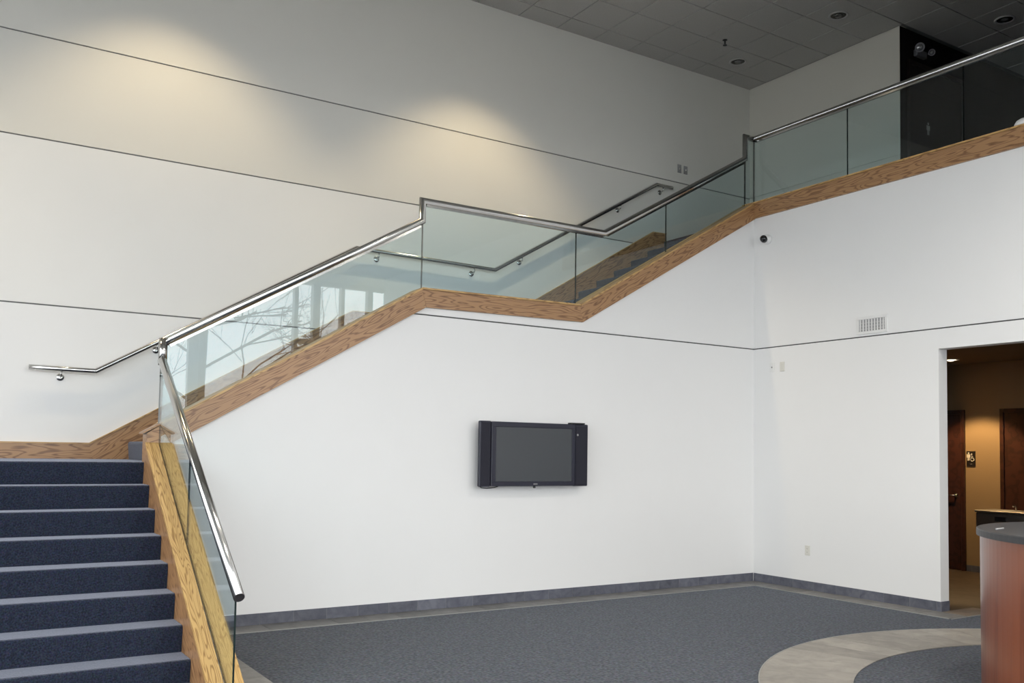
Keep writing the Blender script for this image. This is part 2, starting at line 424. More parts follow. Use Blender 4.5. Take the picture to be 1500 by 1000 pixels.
# ceilings
ceil = empty('ceiling', (0, 0, ZC), 'grey acoustic tile ceiling over the stairs and upper floor', None, None, 'structure')
px, py = 0.60, 0.575
GX0, GY0 = -0.06, 1.385
backing = slab('backing', WIN_X, 7.0, -6.1, W3Y + 0.1, ZC + 0.012, ZC + 0.10, M['grid'], ceil)
bm = bmesh.new(); add_box(bm, -px / 2 + 0.006, px / 2 - 0.006, -py / 2 + 0.006, py / 2 - 0.006, 0, 0.014, 0.003)
for v in bm.verts: v.co += Vector((0, 0, ZC - 0.003))
tile0 = finish('ceiling_tile', bm, M['ceil_tile'], ceil, origin=(0, 0, ZC - 0.003))
first = True; extra = bmesh.new(); row_bm = bmesh.new()
cx_lights = [(0.85, 1.10), (0.87, -0.60), (2.68, -1.72)]
for i in range(-25, 12):
    for j in range(-13, 1):
        x0 = GX0 + i * px; y0 = GY0 + (j - 1) * py
        cx, cy = x0 + px / 2, y0 + py / 2
        if cx < WIN_X or cx > 7 or cy < -6.2: continue
        if cx > 1.75 and cy > -0.86: continue
        if cy < BULK - 0.2 and cx < 0: continue
        if -4.0 < cx < 5.4 and cy > -3.6:
            if first:
                tile0.location = Vector((cx, cy, ZC - 0.003)) - WORLD[ceil]; WORLD[tile0] = Vector((cx, cy, ZC - 0.003)); first = False
            else: copy_of(tile0, (cx, cy, ZC - 0.003), ceil)
        else:
            add_box(extra, cx - px / 2 + 0.006, cx + px / 2 - 0.006, cy - py / 2 + 0.006, cy + py / 2 - 0.006, ZC - 0.003, ZC + 0.011)
    x0 = GX0 + i * px
    if WIN_X < x0 and x0 + px < 1.8:      # cut row of tiles against the back wall
        add_box(row_bm, x0 + 0.006, x0 + px - 0.006, GY0 + 0.006, W3Y - 0.004, ZC - 0.003, ZC + 0.011)
tag(finish('far_tiles', extra, M['ceil_tile'], ceil), kind='stuff')
tag(finish('cut_tiles', row_bm, M['ceil_tile'], ceil), kind='stuff')
c2 = slab('ceiling_light_block', WIN_X, 0.0, WIN_Y, BULK, ZL, ZL + 0.1, M['plain_ceiling']); tag(c2, 'unseen lower lobby ceiling added to cut high window light', kind='structure')  # out of view, added to shade the top of the stairwell
c3 = slab('wall_light_block', WIN_X, 0.0, BULK - 0.1, BULK, ZL + 0.1, ZC + 0.01, M['paint']); tag(c3, 'unseen bulkhead added to keep daylight off the upper stairwell', kind='structure')  # out of view, closes the gap above the added ceiling against light

# window walls (behind the camera and to the left) seen in the glass
def window_wall_y():
    w = empty('window_1', (-7.5, WIN_Y, 0), 'tall glazed window wall behind the viewer', None, None, 'structure')
    xs = [-12.56, -11.1, -9.7, -8.5, -7.2, -5.7, -4.15, -2.05, -1.6, -1.0, -0.35]
    wd = {-4.15: 0.20, -1.6: 0.16, -0.35: 0.12}
    for x in xs:
        h = wd.get(x, 0.08) / 2
        box('mullion', x - h, x + h, WIN_Y - 0.08, WIN_Y + 0.08, 0.06, HEAD, M['mull'], w)
    for z, xa in ((0.03, WIN_X), (2.0, WIN_X), (3.85, -2.05), (HEAD, WIN_X)):
        box('transom', xa, 0, WIN_Y - 0.07, WIN_Y + 0.07, z - 0.05, z + 0.05, M['mull'], w)
    for a, b in zip(xs, xs[1:]):
        box('pane', a + 0.02, b - 0.02, WIN_Y - 0.004, WIN_Y + 0.004, 0.08, HEAD - 0.05, M['pane'], w)
    box('head_panel', WIN_X, 0, WIN_Y - 0.06, WIN_Y + 0.05, HEAD + 0.05, ZL + 0.1, M['paint'], w)
window_wall_y()
def window_wall_x():
    w = empty('window_2', (WIN_X, -3.9, 0), 'tall glazed window wall on the far left', None, None, 'structure')
    ys = [WIN_Y + 0.1 + 1.4 * i for i in range(8)] + [0.3]
    for y in ys: box('mullion', WIN_X - 0.08, WIN_X + 0.08, y - 0.04, y + 0.04, 0.06, HEAD, M['mull'], w)
    for z in (0.03, 2.4, 3.85, HEAD): box('transom', WIN_X - 0.07, WIN_X + 0.07, WIN_Y + 0.1, 0.3, z - 0.05, z + 0.05, M['mull'], w)
    for a, b in zip(ys, ys[1:]):
        box('pane', WIN_X - 0.004, WIN_X + 0.004, a + 0.02, b - 0.02, 0.08, HEAD - 0.05, M['pane'], w)
    box('head_panel', WIN_X - 0.06, WIN_X + 0.05, WIN_Y, W3Y, HEAD + 0.05, ZC, M['paint'], w)
    box('end_panel', WIN_X - 0.06, WIN_X + 0.05, 0.36, W3Y, 0, HEAD + 0.05, M['paint'], w)
window_wall_x()
g = slab('ground', -70, 40, -80, 60, -0.35, -0.125, M['snow']); tag(g, 'pale open ground outside the windows', kind='structure')

# ------------------------------------------------------------------ tile skirtings and floor strips
TILE = 0.305
def base_run(name, label, horizontal, start, end, fixed, z0=0.0, h=0.102):
    w = empty(name, ((start + end) / 2 if horizontal else fixed, fixed if horizontal else (start + end) / 2, 0), label, None, None, 'structure')
    n = int(abs(end - start) / TILE + 0.999); s = 1 if end > start else -1
    lo, hi = min(start, end), max(start, end)
    if horizontal: box('grout_bed', lo, hi, fixed - 0.0075, fixed - 0.0003, z0, z0 + h - 0.001, M['grout_light'], w)
    else: box('grout_bed', fixed - 0.0075, fixed - 0.0003, lo, hi, z0, z0 + h - 0.001, M['grout_light'], w)
    for i in range(n):
        a = start + s * i * TILE; b = a + s * TILE
        if (b - end) * s > 0: b = end
        a2, b2 = min(a, b) + 0.002, max(a, b) - 0.002
        if b2 - a2 < 0.02: continue
        t = 0.010 + random.uniform(-0.0008, 0.0008)
        if horizontal: box('tile', a2, b2, fixed - t, fixed - 0.0076, z0, z0 + h, M['base_tile'], w, bevel=0.0015)
        else: box('tile', fixed - t, fixed - 0.0076, a2, b2, z0, z0 + h, M['base_tile'], w, bevel=0.0015)
    return w
base_run('baseboard_stair', 'blue grey tile skirting under the television wall', True, -0.012, -6.87, 0.0)
bb = base_run('baseboard_right', 'blue grey tile skirting on the right wall', False, -0.012, OY0 - 0.008, 0.0)
box('tile', 0.0, 0.14, OY0 - 0.010, OY0 - 0.0005, 0, 0.102, M['base_tile'], bb, bevel=0.0015)

strip = empty('trim_1', (-3.5, -0.15, 0), 'grey tile border between the carpet and the walls', None, None, 'structure')
def strip_tile(x0, x1, y0, y1, mat='strip_tile', parent=None):
    box('tile', x0 + 0.0015, x1 - 0.0015, y0 + 0.0015, y1 - 0.0015, -0.004, 0.005 + random.uniform(-0.0004, 0.0004), M[mat], parent or strip, bevel=0.001)
n = 22
x = -TILE
while x - TILE > -6.6:
    strip_tile(x - TILE, x, -TILE, -0.0105); x -= TILE
strip_tile(-6.64, x, -TILE, -0.0105)
strip_tile(-TILE, -0.0105, -TILE, -0.0105)
y = -TILE
while y - TILE > OY0:
    strip_tile(-TILE, -0.0105, y - TILE, y); y -= TILE
strip_tile(-TILE, -0.0105, -2.77, y)
y = -0.0105
while y - TILE > -2.4:
    strip_tile(-6.88, -6.64, y - TILE, y); y -= TILE
strip_tile(-6.88, -6.64, y - TILE, y)
for k in range(2):
    strip_tile(0.0 + k * 0.27, 0.27 + k * 0.27, -2.79, OY0 - 0.011, 'threshold_tile')

box('edging', -6.63, -TILE, -TILE - 0.008, -TILE - 0.0005, -0.003, 0.007, M['edging'], strip)
box('edging', -TILE - 0.008, -TILE - 0.0005, -2.77, -TILE, -0.003, 0.007, M['edging'], strip)
box('edging', -TILE, 0.54, -2.80, -2.7925, -0.003, 0.007, M['edging'], strip)

# curved taupe tile path round the reception desk
DX, DY = -1.94, -5.44
path = empty('trim_2', (DX, DY, 0), 'curved taupe tile band set in the carpet round the desk', None, None, 'structure')
def inner_r(a):      # distance from (DX,DY) to the inner circle
    ox, oy, r = -0.010, -0.287, 2.22
    c, s = math.cos(a), math.sin(a); bq = -(c * ox + s * oy)
    return -bq + math.sqrt(bq * bq - (ox * ox + oy * oy - r * r)) if False else (c * ox + s * oy) + math.sqrt(max(0, (c * ox + s * oy) ** 2 - (ox * ox + oy * oy - r * r)))
na = 26
for i in range(na):
    a0 = rad(20 + 190 * i / na) + 0.0008; a1 = rad(20 + 190 * (i + 1) / na) - 0.0008
    pts = []
    for k in range(5):
        a = lerp(a0, a1, k / 4); pts.append((DX + 2.619 * math.cos(a), DY + 2.619 * math.sin(a)))
    for k in range(5):
        a = lerp(a1, a0, k / 4); r = inner_r(a); pts.append((DX + r * math.cos(a), DY + r * math.sin(a)))
    prism('tile', pts, 'xy', -0.004, 0.005, M['taupe_tile'], path)

for r_a, lo in ((2.6195, None),):
    pts = [(DX + r_a * math.cos(rad(20 + 190 * k / 80)), DY + r_a * math.sin(rad(20 + 190 * k / 80))) for k in range(81)]
    pts += [(DX + (r_a + 0.008) * math.cos(rad(20 + 190 * k / 80)), DY + (r_a + 0.008) * math.sin(rad(20 + 190 * k / 80))) for k in range(80, -1, -1)]
    bm = bmesh.new(); n2 = len(pts) // 2
    lo_ = [bm.verts.new((x, y, -0.002)) for x, y in pts]; hi_ = [bm.verts.new((x, y, 0.007)) for x, y in pts]
    for k in range(n2 - 1):
        bm.faces.new((hi_[k], hi_[k + 1], hi_[-2 - k], hi_[-1 - k]))
    m2 = len(pts)
    for k in range(m2):
        bm.faces.new((lo_[k], lo_[(k + 1) % m2], hi_[(k + 1) % m2], hi_[k]))
    bmesh.ops.recalc_face_normals(bm, faces=bm.faces[:])
    finish('edging', bm, M['edging'], path)

# ------------------------------------------------------------------ staircase
stair = empty('staircase', (-5.0, 0.9, 0), 'navy carpeted staircase with oak stringers climbing in three flights', 'staircase')
RISE1, RUN1 = 0.1795, 0.2534
LZ = 1.405
XL, XR = -9.25, -7.10
def step_profile(front, back, z0, z1, s):
    """s=+1: step climbs toward +; nosing at `front`. returns closed polygon (u,z)"""
    return [(front + s * 0.012, z0), (front, z1 - 0.030), (front + s * 0.002, z1 - 0.014), (front + s * 0.008, z1 - 0.004), (front + s * 0.020, z1), (back, z1), (back, z0)]
for k in range(1, 8):
    yk = 0.03 - RUN1 * k; z = LZ - RISE1 * k
    back = 0.03 - RUN1 * (k - 1) + 0.021
    prism('step', step_profile(yk, back, max(0, z - RISE1), z, 1), 'yz', XL, XR, M['stair_carpet'], stair)
prism('landing', [(0.03 + 0.022, 1.18)] + step_profile(0.03, W3Y - 0.002, 1.18, LZ, 1)[1:-1] + [(W3Y - 0.002, 1.18)], 'yz', XL, -6.94, M['stair_carpet'], stair)
RX2, RUN2, RISE2 = -6.94, 0.297, 0.1735
for k in range(1, 9):
    f = RX2 + RUN2 * (k - 1); z = LZ + RISE2 * k
    prism('step', step_profile(f, f + RUN2 + 0.021, z - RISE2, z, 1), 'xz', 0.165, W3Y - 0.03, M['stair_carpet'], stair)
L2Z = LZ + RISE2 * 9
L2X = RX2 + RUN2 * 8
prism('landing', step_profile(L2X, -2.36 + 0.021, L2Z - 0.2, L2Z, 1), 'xz', 0.165, W3Y - 0.03, M['stair_carpet'], stair)
RX3, RUN3 = -2.36, 0.295
RISE3 = (4.53 - L2Z) / 9
for k in range(1, 9):
    f = RX3 + RUN3 * (k - 1); z = L2Z + RISE3 * k
    prism('step', step_profile(f, f + RUN3 + 0.021, z - RISE3, z, 1), 'xz', 0.165, W3Y - 0.03, M['stair_carpet'], stair)
# sloping soffit closing the flights from below
prism('soffit', [(-6.9, 1.2), (-4.5, 2.72), (-2.4, 2.72), (0.0, 4.29), (0.0, 4.24), (-2.35, 2.66), (-4.55, 2.66), (-6.9, 1.14)], 'xz', 0.165, W3Y - 0.03, M['paint'], stair)

# oak stringer on the stair wall
TH = 0.172
def seg_board(name, p0, p1, m0, m1, plane, a, b, mat, parent, th, top_lip=0.0):
    """board along p0->p1 (2D top edge), perpendicular thickness th downwards, mitre offsets m0/m1 along the run at the bottom edge"""
    P0 = Vector(p0); P1 = Vector(p1); d = (P1 - P0).normalized(); nrm = Vector((d.y, -d.x))
    if nrm.y > 0: nrm = -nrm
    pts = [P0, P1, P1 + nrm * th + d * m1, P0 + nrm * th + d * m0]
    dir3 = {'xz': Vector((d.x, 0, d.y)), 'yz': Vector((0, d.x, d.y))}[plane]
    bm = bmesh.new(); add_prism(bm, [tuple(p) for p in pts], plane, a, b)
    c = (P0 + P1) / 2
    org = {'xz': (c.x, (a + b) / 2, c.y), 'yz': ((a + b) / 2, c.x, c.y)}[plane]
    return finish(name, bm, mat, parent, origin=org, frame=frame_from(dir3))
A = (-6.99, st_top(-6.99)); B = (-4.62, 3.100); D = (-2.715, 3.128); E = (-0.03, 4.679)
ang = math.atan(0.585)
mt = TH * math.tan(ang / 2)
s1 = seg_board('stringer', A, B, 0.0, -mt, 'xz', -0.03, -0.0005, M['oak'], stair, TH)
s2 = seg_board('stringer', B, D, mt, mt, 'xz', -0.03, -0.0005, M['oak'], stair, TH)
s3 = seg_board('stringer', D, E, -mt, 0.085, 'xz', -0.03, -0.0005, M['oak'], stair, TH)
for s, p0, p1 in ((s1, A, B), (s2, B, D), (s3, D, E)):
    # cap board covering the top of the stair wall
    seg_board('cap_strip', (p0[0], p0[1] + 0.018), (p1[0], p1[1] + 0.018), 0, 0, 'xz', -0.045, 0.185, M['oak_cap'], s, 0.0178)
# inner face boards of the low wall beside the flights
seg_board('stringer', (-6.95, st_top(-6.95) - 0.001), (-4.62, 3.099), 0, mt, 'xz', 0.1505, 0.165, M['oak'], stair, 0.42)
seg_board('stringer', (-2.715, 3.127), (-0.03, 4.678), 0, 0, 'xz', 0.1505, 0.165, M['oak'], stair, 0.42)
# oak skirting boards on the back wall
def wskirt(p0, p1, th, m0=0, m1=0):
    b = seg_board('skirt_board', p0, p1, m0, m1, 'xz', W3Y - 0.022, W3Y - 0.0005, M['oak'], stair, th)
    seg_board('cap_strip', (p0[0], p0[1] + 0.012), (p1[0], p1[1] + 0.012), 0, 0, 'xz', W3Y - 0.032, W3Y - 0.0005, M['oak_cap'], b, 0.0118)
wskirt((-9.6, 1.549), (-7.288, 1.549), 0.16, 0, 0.16 * 0.27)
wskirt((-7.288, 1.549), (-4.63, 3.089), 0.42, -0.42 * 0.27, -0.42 * 0.27)
wskirt((-4.63, 3.089), (-2.78, 3.100), 0.13, 0.13 * 0.27, 0.13 * 0.27)
wskirt((-2.78, 3.100), (-0.188, 4.632), 0.42, -0.42 * 0.27, -0.42 * 0.27)
wskirt((-0.188, 4.632), (0.06, 4.640), 0.36, 0.36 * 0.27, 0)

# knee wall beside the first flight with split oak cap and gabled newel
KX0, KX1, KXC = -7.09, -6.89, -6.99
def cap_z(y): return 1.567 + 0.688 * y
kn = prism('knee_wall', [(-0.0, 0), (-0.0, 1.53), (-2.20, cap_z(-2.20) - 0.035), (-2.20, 0)], 'yz', KX0 + 0.015, KX1 - 0.012, M['paint'], stair)
seg_board('side_board', (0.0, cap_z(0) - 0.022), (-2.24, cap_z(-2.24) - 0.022), 0.0, -0.15, 'yz', KX0 - 0.008, KX0 + 0.0145, M['oak'], stair, 0.34)
seg_board('side_board', (0.0, cap_z(0) - 0.022), (-2.24, cap_z(-2.24) - 0.022), 0.0, -0.1, 'yz', KX1 - 0.0115, KX1 - 0.002, M['oak'], stair, 0.16)
seg_board('cap_board', (0.0, cap_z(0)), (-2.26, cap_z(-2.26)), 0, 0, 'yz', KX0 - 0.012, KXC - 0.009, M['oak_cap'], stair, 0.021)
seg_board('cap_board', (0.0, cap_z(0)), (-2.26, cap_z(-2.26)), 0, 0, 'yz', KXC + 0.009, KX1 + 0.012, M['oak_cap'], stair, 0.021)
box('base_block', KX0 - 0.012, KX1 + 0.10, -2.44, -2.205, 0, 0.040, M['oak_cap'], stair, bevel=0.004)
newel = prism('newel_post', [(KX0, LZ - 0.2), (KX1, LZ - 0.2), (KX1, 1.640), (KXC, 1.708), (KX0, 1.640)], 'xz', 0.001, 0.165, M['oak'], stair)
prism('gable_cap', [(KX0 - 0.030, 1.638), (KX0 - 0.030, 1.650), (KXC, 1.726), (KXC, 1.711)], 'xz', -0.008, 0.17, M['oak'], newel)
prism('gable_cap', [(KX1 + 0.015, 1.642), (KX1 + 0.015, 1.654), (KXC, 1.726), (KXC, 1.711)], 'xz', -0.008, 0.17, M['oak'], newel)

# deck fascia
fas = empty('trim_3', (-0.02, -2, 4.5), 'oak fascia board along the edge of the upper floor', None, None, 'structure')
fb = bmesh.new(); add_box(fb, -0.03, -0.0005, BULK, 0.02, 4.498, 4.684)
finish('fascia_board', fb, M['oak'], fas, origin=(-0.015, -2, 4.59), frame=frame_from((0, -1, 0)))
fb = bmesh.new(); add_box(fb, -0.045, 0.165, BULK, 0.165, 4.6845, 4.702)
finish('cap_strip', fb, M['oak_cap'], fas, origin=(0.06, -2, 4.69), frame=frame_from((0, -1, 0)))
fb = bmesh.new(); add_box(fb, 0.02, 0.15, BULK, 0.0, 4.531, 4.684)
finish('kerb', fb, M['oak'], fas, origin=(0.085, -2, 4.6), frame=frame_from((0, -1, 0)))
# ------------------------------------------------------------------ glass balustrades
GT = 0.012
bal = empty('glass_balustrade', (-4.0, 0.08, 1.7), 'frameless glass balustrade with polished steel rail climbing the stairs', 'balustrade')
YG = 0.08; XG = KXC
def rail2(x): return 2.403 + 0.586 * (x + 6.965)
RC = [(-6.965, 2.403), (-4.58, 3.80)]
def gl_panel(pts, plane, c, parent):
    bm = bmesh.new(); add_prism(bm, pts, plane, c - GT / 2, c + GT / 2, edge_index=1)
    return finish('glass_panel', bm, None, parent, mats=[M['glass'], M['glass_edge']])
def capz(x): return st_top(x) + 0.019
e = 0.004
gl_panel([(-6.965, capz(-6.965)), (-4.578 - e, capz(-4.60)), (-4.578 - e, 3.765), (-6.965, 2.37)], 'xz', YG, bal)
gl_panel([(-4.578 + e, 3.120), (-2.701 - e, 3.148), (-2.701 - e, 3.975), (-4.578 + e, 3.965)], 'xz', YG, bal)
gl_panel([(-2.701 + e, 3.155), (-1.394 - e, capz(-1.394)), (-1.394 - e, 4.50), (-2.31, 3.975), (-2.701 + e, 3.975)], 'xz', YG, bal)
gl_panel([(-1.394 + e, capz(-1.39)), (-0.085 - e, capz(-0.085)), (-0.085 - e, 5.23), (-1.394 + e, 4.51)], 'xz', YG, bal)
# first flight: two panels along the knee wall
def rail1(y): return 2.248 + 0.672 * y
for a, b in ((0.055, -1.066), (-1.074, -2.335)):
    bz = lambda y: max(cap_z(y) - 0.006, 0.042)
    top = [(a, min(rail1(a), 2.235)), (b, rail1(b))]
    pts = [(a, 1.70 if a > 0 else bz(a))] + ([(0.0, 1.70), (0.0, bz(0))] if a > 0 else []) + ([(-2.225, bz(-2.225)), (b, 0.042)] if b < -2 else [(b, bz(b))]) + [(b, rail1(b)), (a, min(rail1(a), 2.235))]
    gl_panel(pts, 'yz', XG, bal)
hr = tube('handrail', [(XG, -2.405, rail1(-2.405)), (XG, -0.01, rail1(-0.01)), (XG + 0.012, 0.078, rail1(0.0))], 0.034, M['chrome'], bal)
tube('corner_post', [(-6.972, YG, 2.214), (-6.972, YG, 2.442)], 0.036, M['chrome'], bal)
tube('handrail', [(-6.972, YG, 2.40), (-4.582, YG, 3.800), (-4.582, YG, 4.0), (-2.31, YG, 4.005), (-0.078, YG, 5.275), (-0.078, YG, 5.555), (0.080, YG, 5.555)], 0.034, M['chrome'], bal)
def under(name, p0, p1, half, drop, mat, parent):
    P0 = Vector(p0); P1 = Vector(p1); d = (P1 - P0).normalized(); side = Vector((0, 0, 1)).cross(d).normalized(); up = d.cross(side)
    if up.z < 0: up = -up
    bm = bmesh.new(); vs = []
    for P in (P0, P1):
        for sx in (-1, 1):
            for uz in (-drop, -0.030): vs.append(bm.verts.new(P + side * half * sx + up * uz))
    for f in ((0, 1, 3, 2), (4, 6, 7, 5), (0, 4, 5, 1), (2, 3, 7, 6), (0, 2, 6, 4), (1, 5, 7, 3)): bm.faces.new([vs[i] for i in f])
    bmesh.ops.recalc_face_normals(bm, faces=bm.faces[:])
    return finish(name, bm, mat, parent)
for p0, p1 in (((XG, -2.335, rail1(-2.335)), (XG, -0.03, rail1(-0.03) - 0.0)), ((-6.94, YG, 2.419), (-4.62, YG, 3.778)), ((-4.54, YG, 4.0), (-2.33, YG, 4.004)), ((-2.29, YG, 4.017), (-0.11, YG, 5.257))):
    under('rail_channel', p0, p1, 0.014, 0.052, M['chrome'], bal)

dbal = empty('glass_balustrade', (0.08, -2.0, 4.7), 'straight glass balustrade with steel rail on the upper floor edge', 'balustrade')
ys = [0.074, -1.336, -2.738, -4.14]
gl_panel([(-0.078 + e, 4.70), (0.074, 4.703), (0.074, 5.53), (-0.078 + e, 5.53)], 'xz', YG, dbal)
for a, b in zip(ys, ys[1:]):
    gl_panel([(a - e, 4.703), (b + e, 4.703), (b + e, 5.53), (a - e, 5.53)], 'yz', 0.08, dbal)
tube('handrail', [(0.046, YG, 5.555), (0.08, YG, 5.555), (0.08, -4.16, 5.572)], 0.034, M['chrome'], dbal)
under('rail_channel', (0.08, 0.05, 5.555), (0.08, -4.14, 5.572), 0.014, 0.050, M['chrome'], dbal)

# wall handrail on the back wall
wh = empty('wall_handrail', (-4, 1.64, 2.2), 'slim steel handrail on brackets along the back wall', 'handrail')
YR = 1.64
rp = [(-7.836, 2.256), (-7.262, 2.250), (-4.62, 3.806), (-2.793, 3.777), (-0.176, 5.302), (0.117, 5.300)]
tube('rail', [(x, YR, z) for x, z in rp], 0.025, M['chrome'], wh, seg=14)
for x in (-7.562, -6.709, -4.344, -3.087, -2.394, -0.814, -0.055):
    zr = None
    for (xa, za), (xb, zb) in zip(rp, rp[1:]):
        if xa <= x <= xb: zr = lerp(za, zb, (x - xa) / (xb - xa))
    zb_ = zr - 0.075
    br = lathe('bracket', [(0, 0), (0.034, 0), (0.036, 0.005), (0.030, 0.011), (0.012, 0.014), (0, 0.014)], (x, W3Y - 0.0005, zb_), (0, -1, 0), M['chrome'], wh, seg=18)
    tube('arm', [(x, W3Y - 0.013, zb_), (x, W3Y - 0.055, zb_), (x, YR + 0.006, zb_ + 0.014), (x, YR, zb_ + 0.030), (x, YR, zr - 0.021)], 0.008, M['chrome'], br, seg=8)

# ------------------------------------------------------------------ television
tv = empty('television', (-3.34, -0.1, 1.19), 'black wall mounted flat television with side speakers', 'television')
TY = -0.15
bm = bmesh.new()
add_box(bm, -3.875, -2.852, TY, TY + 0.075, 1.190, 1.838, 0.006)
body = finish('cabinet', bm, M['navy_black'], tv)
def fr(x0, x1, z0, z1): box('bezel_rail', x0, x1, TY - 0.008, TY, z0, z1, M['navy_black'], body, bevel=0.002)
fr(-3.872, -2.855, 1.786, 1.836); fr(-3.872, -2.855, 1.192, 1.236); fr(-3.872, -3.828, 1.2365, 1.7855); fr(-2.893, -2.855, 1.2365, 1.7855)
box('screen', -3.8275, -2.8935, TY - 0.003, TY - 0.0002, 1.2368, 1.7852, M['screen'], tv)
box('maker_plate', -3.375, -3.325, TY - 0.0095, TY - 0.008, 1.206, 1.217, M['plastic_g'], tv)
for x0, x1, lb in ((-4.008, -3.879, 'left'), (-2.848, -2.672, 'right')):
    sp = box('speaker', x0, x1, TY + 0.005, TY + 0.050, 1.186, 1.842 if lb == 'left' else 1.838, M['navy_black'], tv, bevel=0.008)
    box('speaker_cloth', x0 + 0.012, x1 - 0.012, TY - 0.001, TY + 0.0048, 1.20, 1.826 if lb == 'left' else 1.815, M['speaker'], sp, bevel=0.002)
box('tuner_box', -2.895, -2.715, TY + 0.004, TY + 0.07, 1.8385, 1.854, M['black'], tv, bevel=0.003)
lathe('sensor_eye', [(0, 0.004), (0.010, 0.003), (0.012, 0)], (-2.815, TY - 0.0015, 1.725), (0, -1, 0), M['plastic_g'], tv, seg=12)
lathe('knob', [(0, 0.0), (0.012, 0.002), (0.014, 0.012), (0.010, 0.022), (0, 0.022)], (-3.345, TY + 0.02, 1.167), (0, 0, 1), M['black'], tv, seg=12)
box('wall_bracket', -3.75, -2.95, TY + 0.0755, -0.0005, 1.30, 1.72, M['black'], tv)
tube('cable', [(-3.95, -0.06, 1.186), (-3.93, -0.05, 1.174), (-3.86, -0.045, 1.168), (-3.78, -0.05, 1.174), (-3.74, -0.06, 1.186)], 0.005, M['black'], tv, seg=8)

# ------------------------------------------------------------------ things on the right wall
def plate_x(name, y, z, w, h, label, cat, kind, mat='plastic_w', x=0.0):
    t = empty(name, (x, y, z - h / 2), label, cat)
    p = box('cover_plate', x - 0.006, x - 0.0003, y - w / 2, y + w / 2, z - h / 2, z + h / 2, M[mat], t, bevel=0.002)
    if kind == 'outlet':
        for dz in (-0.02, 0.02):
            s = box('socket', x - 0.0085, x - 0.006, y - 0.017, y + 0.017, z + dz - 0.014, z + dz + 0.014, M['plastic_i'], t, bevel=0.004)
            for dy in (-0.006, 0.006):
                box('slot', x - 0.0088, x - 0.0085, y + dy - 0.0012, y + dy + 0.0012, z + dz - 0.004, z + dz + 0.006, M['gasket'], s)
    elif kind == 'jack':
        lathe('jack', [(0, 0.006), (0.008, 0.006), (0.011, 0.0)], (x - 0.006, y, z), (-1, 0, 0), M['plastic_g'], t, seg=12)
    else:
        box('rocker', x - 0.0085, x - 0.006, y - 0.016, y + 0.016, z - 0.033, z + 0.033, M[mat], t, bevel=0.002)
    return t
plate_x('power_outlet', -0.831, 0.452, 0.072, 0.115, 'white power outlet low on the right wall', 'outlet', 'outlet', 'plastic_i')
plate_x('wall_jack', -0.297, 2.612, 0.072, 0.115, 'white wall plate with dark round jack high on right wall', 'wall plate', 'jack')
plate_x('wall_plate', -0.456, 2.611, 0.072, 0.115, 'blank ivory wall plate beside the jack high on right wall', 'wall plate', 'blank', 'plastic_i')

# air vent
av = empty('air_vent', (0, -1.71, 2.886), 'white rectangular air vent grille just above the wall reveal', 'vent')
y0, y1, z0, z1 = -1.905, -1.515, 2.886, 3.078
for a in ((y0, y1, z0, z0 + 0.03), (y0, y1, z1 - 0.03, z1), (y0, y0 + 0.032, z0 + 0.0302, z1 - 0.0302), (y1 - 0.032, y1, z0 + 0.0302, z1 - 0.0302)):
    box('frame', -0.014, -0.0005, a[0], a[1], a[2], a[3], M['plastic_w'], av, bevel=0.002)
box('backing', -0.0025, -0.0005, y0 + 0.033, y1 - 0.033, z0 + 0.031, z1 - 0.031, M['plastic_g'], av)
for i in range(9):
    yy = lerp(y0 + 0.05, y1 - 0.05, i / 8)
    box('louvre', -0.012, -0.0026, yy - 0.006, yy + 0.006, z0 + 0.0305, z1 - 0.0305, M['plastic_w'], av)
for i in range(3):
    z = lerp(z0 + 0.055, z1 - 0.07, i / 2)
    box('cross_bar', -0.0045, -0.0027, y0 + 0.034, y1 - 0.034, z - 0.0015, z + 0.0015, M['plastic_w'], av)

# security camera
cm = empty('security_camera', (0, -0.215, 4.20), 'small white dome security camera with black eye near corner', 'camera')
lathe('base', [(0, 0), (0.055, 0), (0.062, 0.02), (0.055, 0.05), (0.040, 0.068), (0, 0.072)], (-0.0005, -0.235, 4.195), (-1, 0, 0), M['plastic_w'], cm, seg=24)
ey = lathe('eye_ball', [(0.0, -0.052), (0.030, -0.045), (0.050, -0.015), (0.052, 0.0), (0.046, 0.022), (0.036, 0.037)], (-0.072, -0.232, 4.198), (-0.85, -0.35, -0.42), M['plastic_w'], cm, seg=24)
lathe('lens_dome', [(0.0, 0.055), (0.020, 0.050), (0.034, 0.040), (0.0445, 0.025), (0.0475, 0.018)], (-0.073, -0.2325, 4.1975), (-0.85, -0.35, -0.42), M['dome'], ey, seg=24)

# switches on the back wall near the stair head
def plate_y(name, x, z, label):
    t = empty(name, (x, W3Y, z - 0.06), label, 'light switch')
    box('cover_plate', x - 0.037, x + 0.037, W3Y - 0.006, W3Y - 0.0005, z - 0.06, z + 0.06, M['plastic_g'], t, bevel=0.002)
    box('toggle', x - 0.006, x + 0.006, W3Y - 0.016, W3Y - 0.006, z - 0.011, z + 0.011, M['plastic_i'], t, bevel=0.001)
plate_y('light_switch', 0.317, 5.637, 'left switch plate of the pair on back wall at stair head')
plate_y('light_switch', 0.436, 5.634, 'right switch plate of the pair on back wall at stair head')

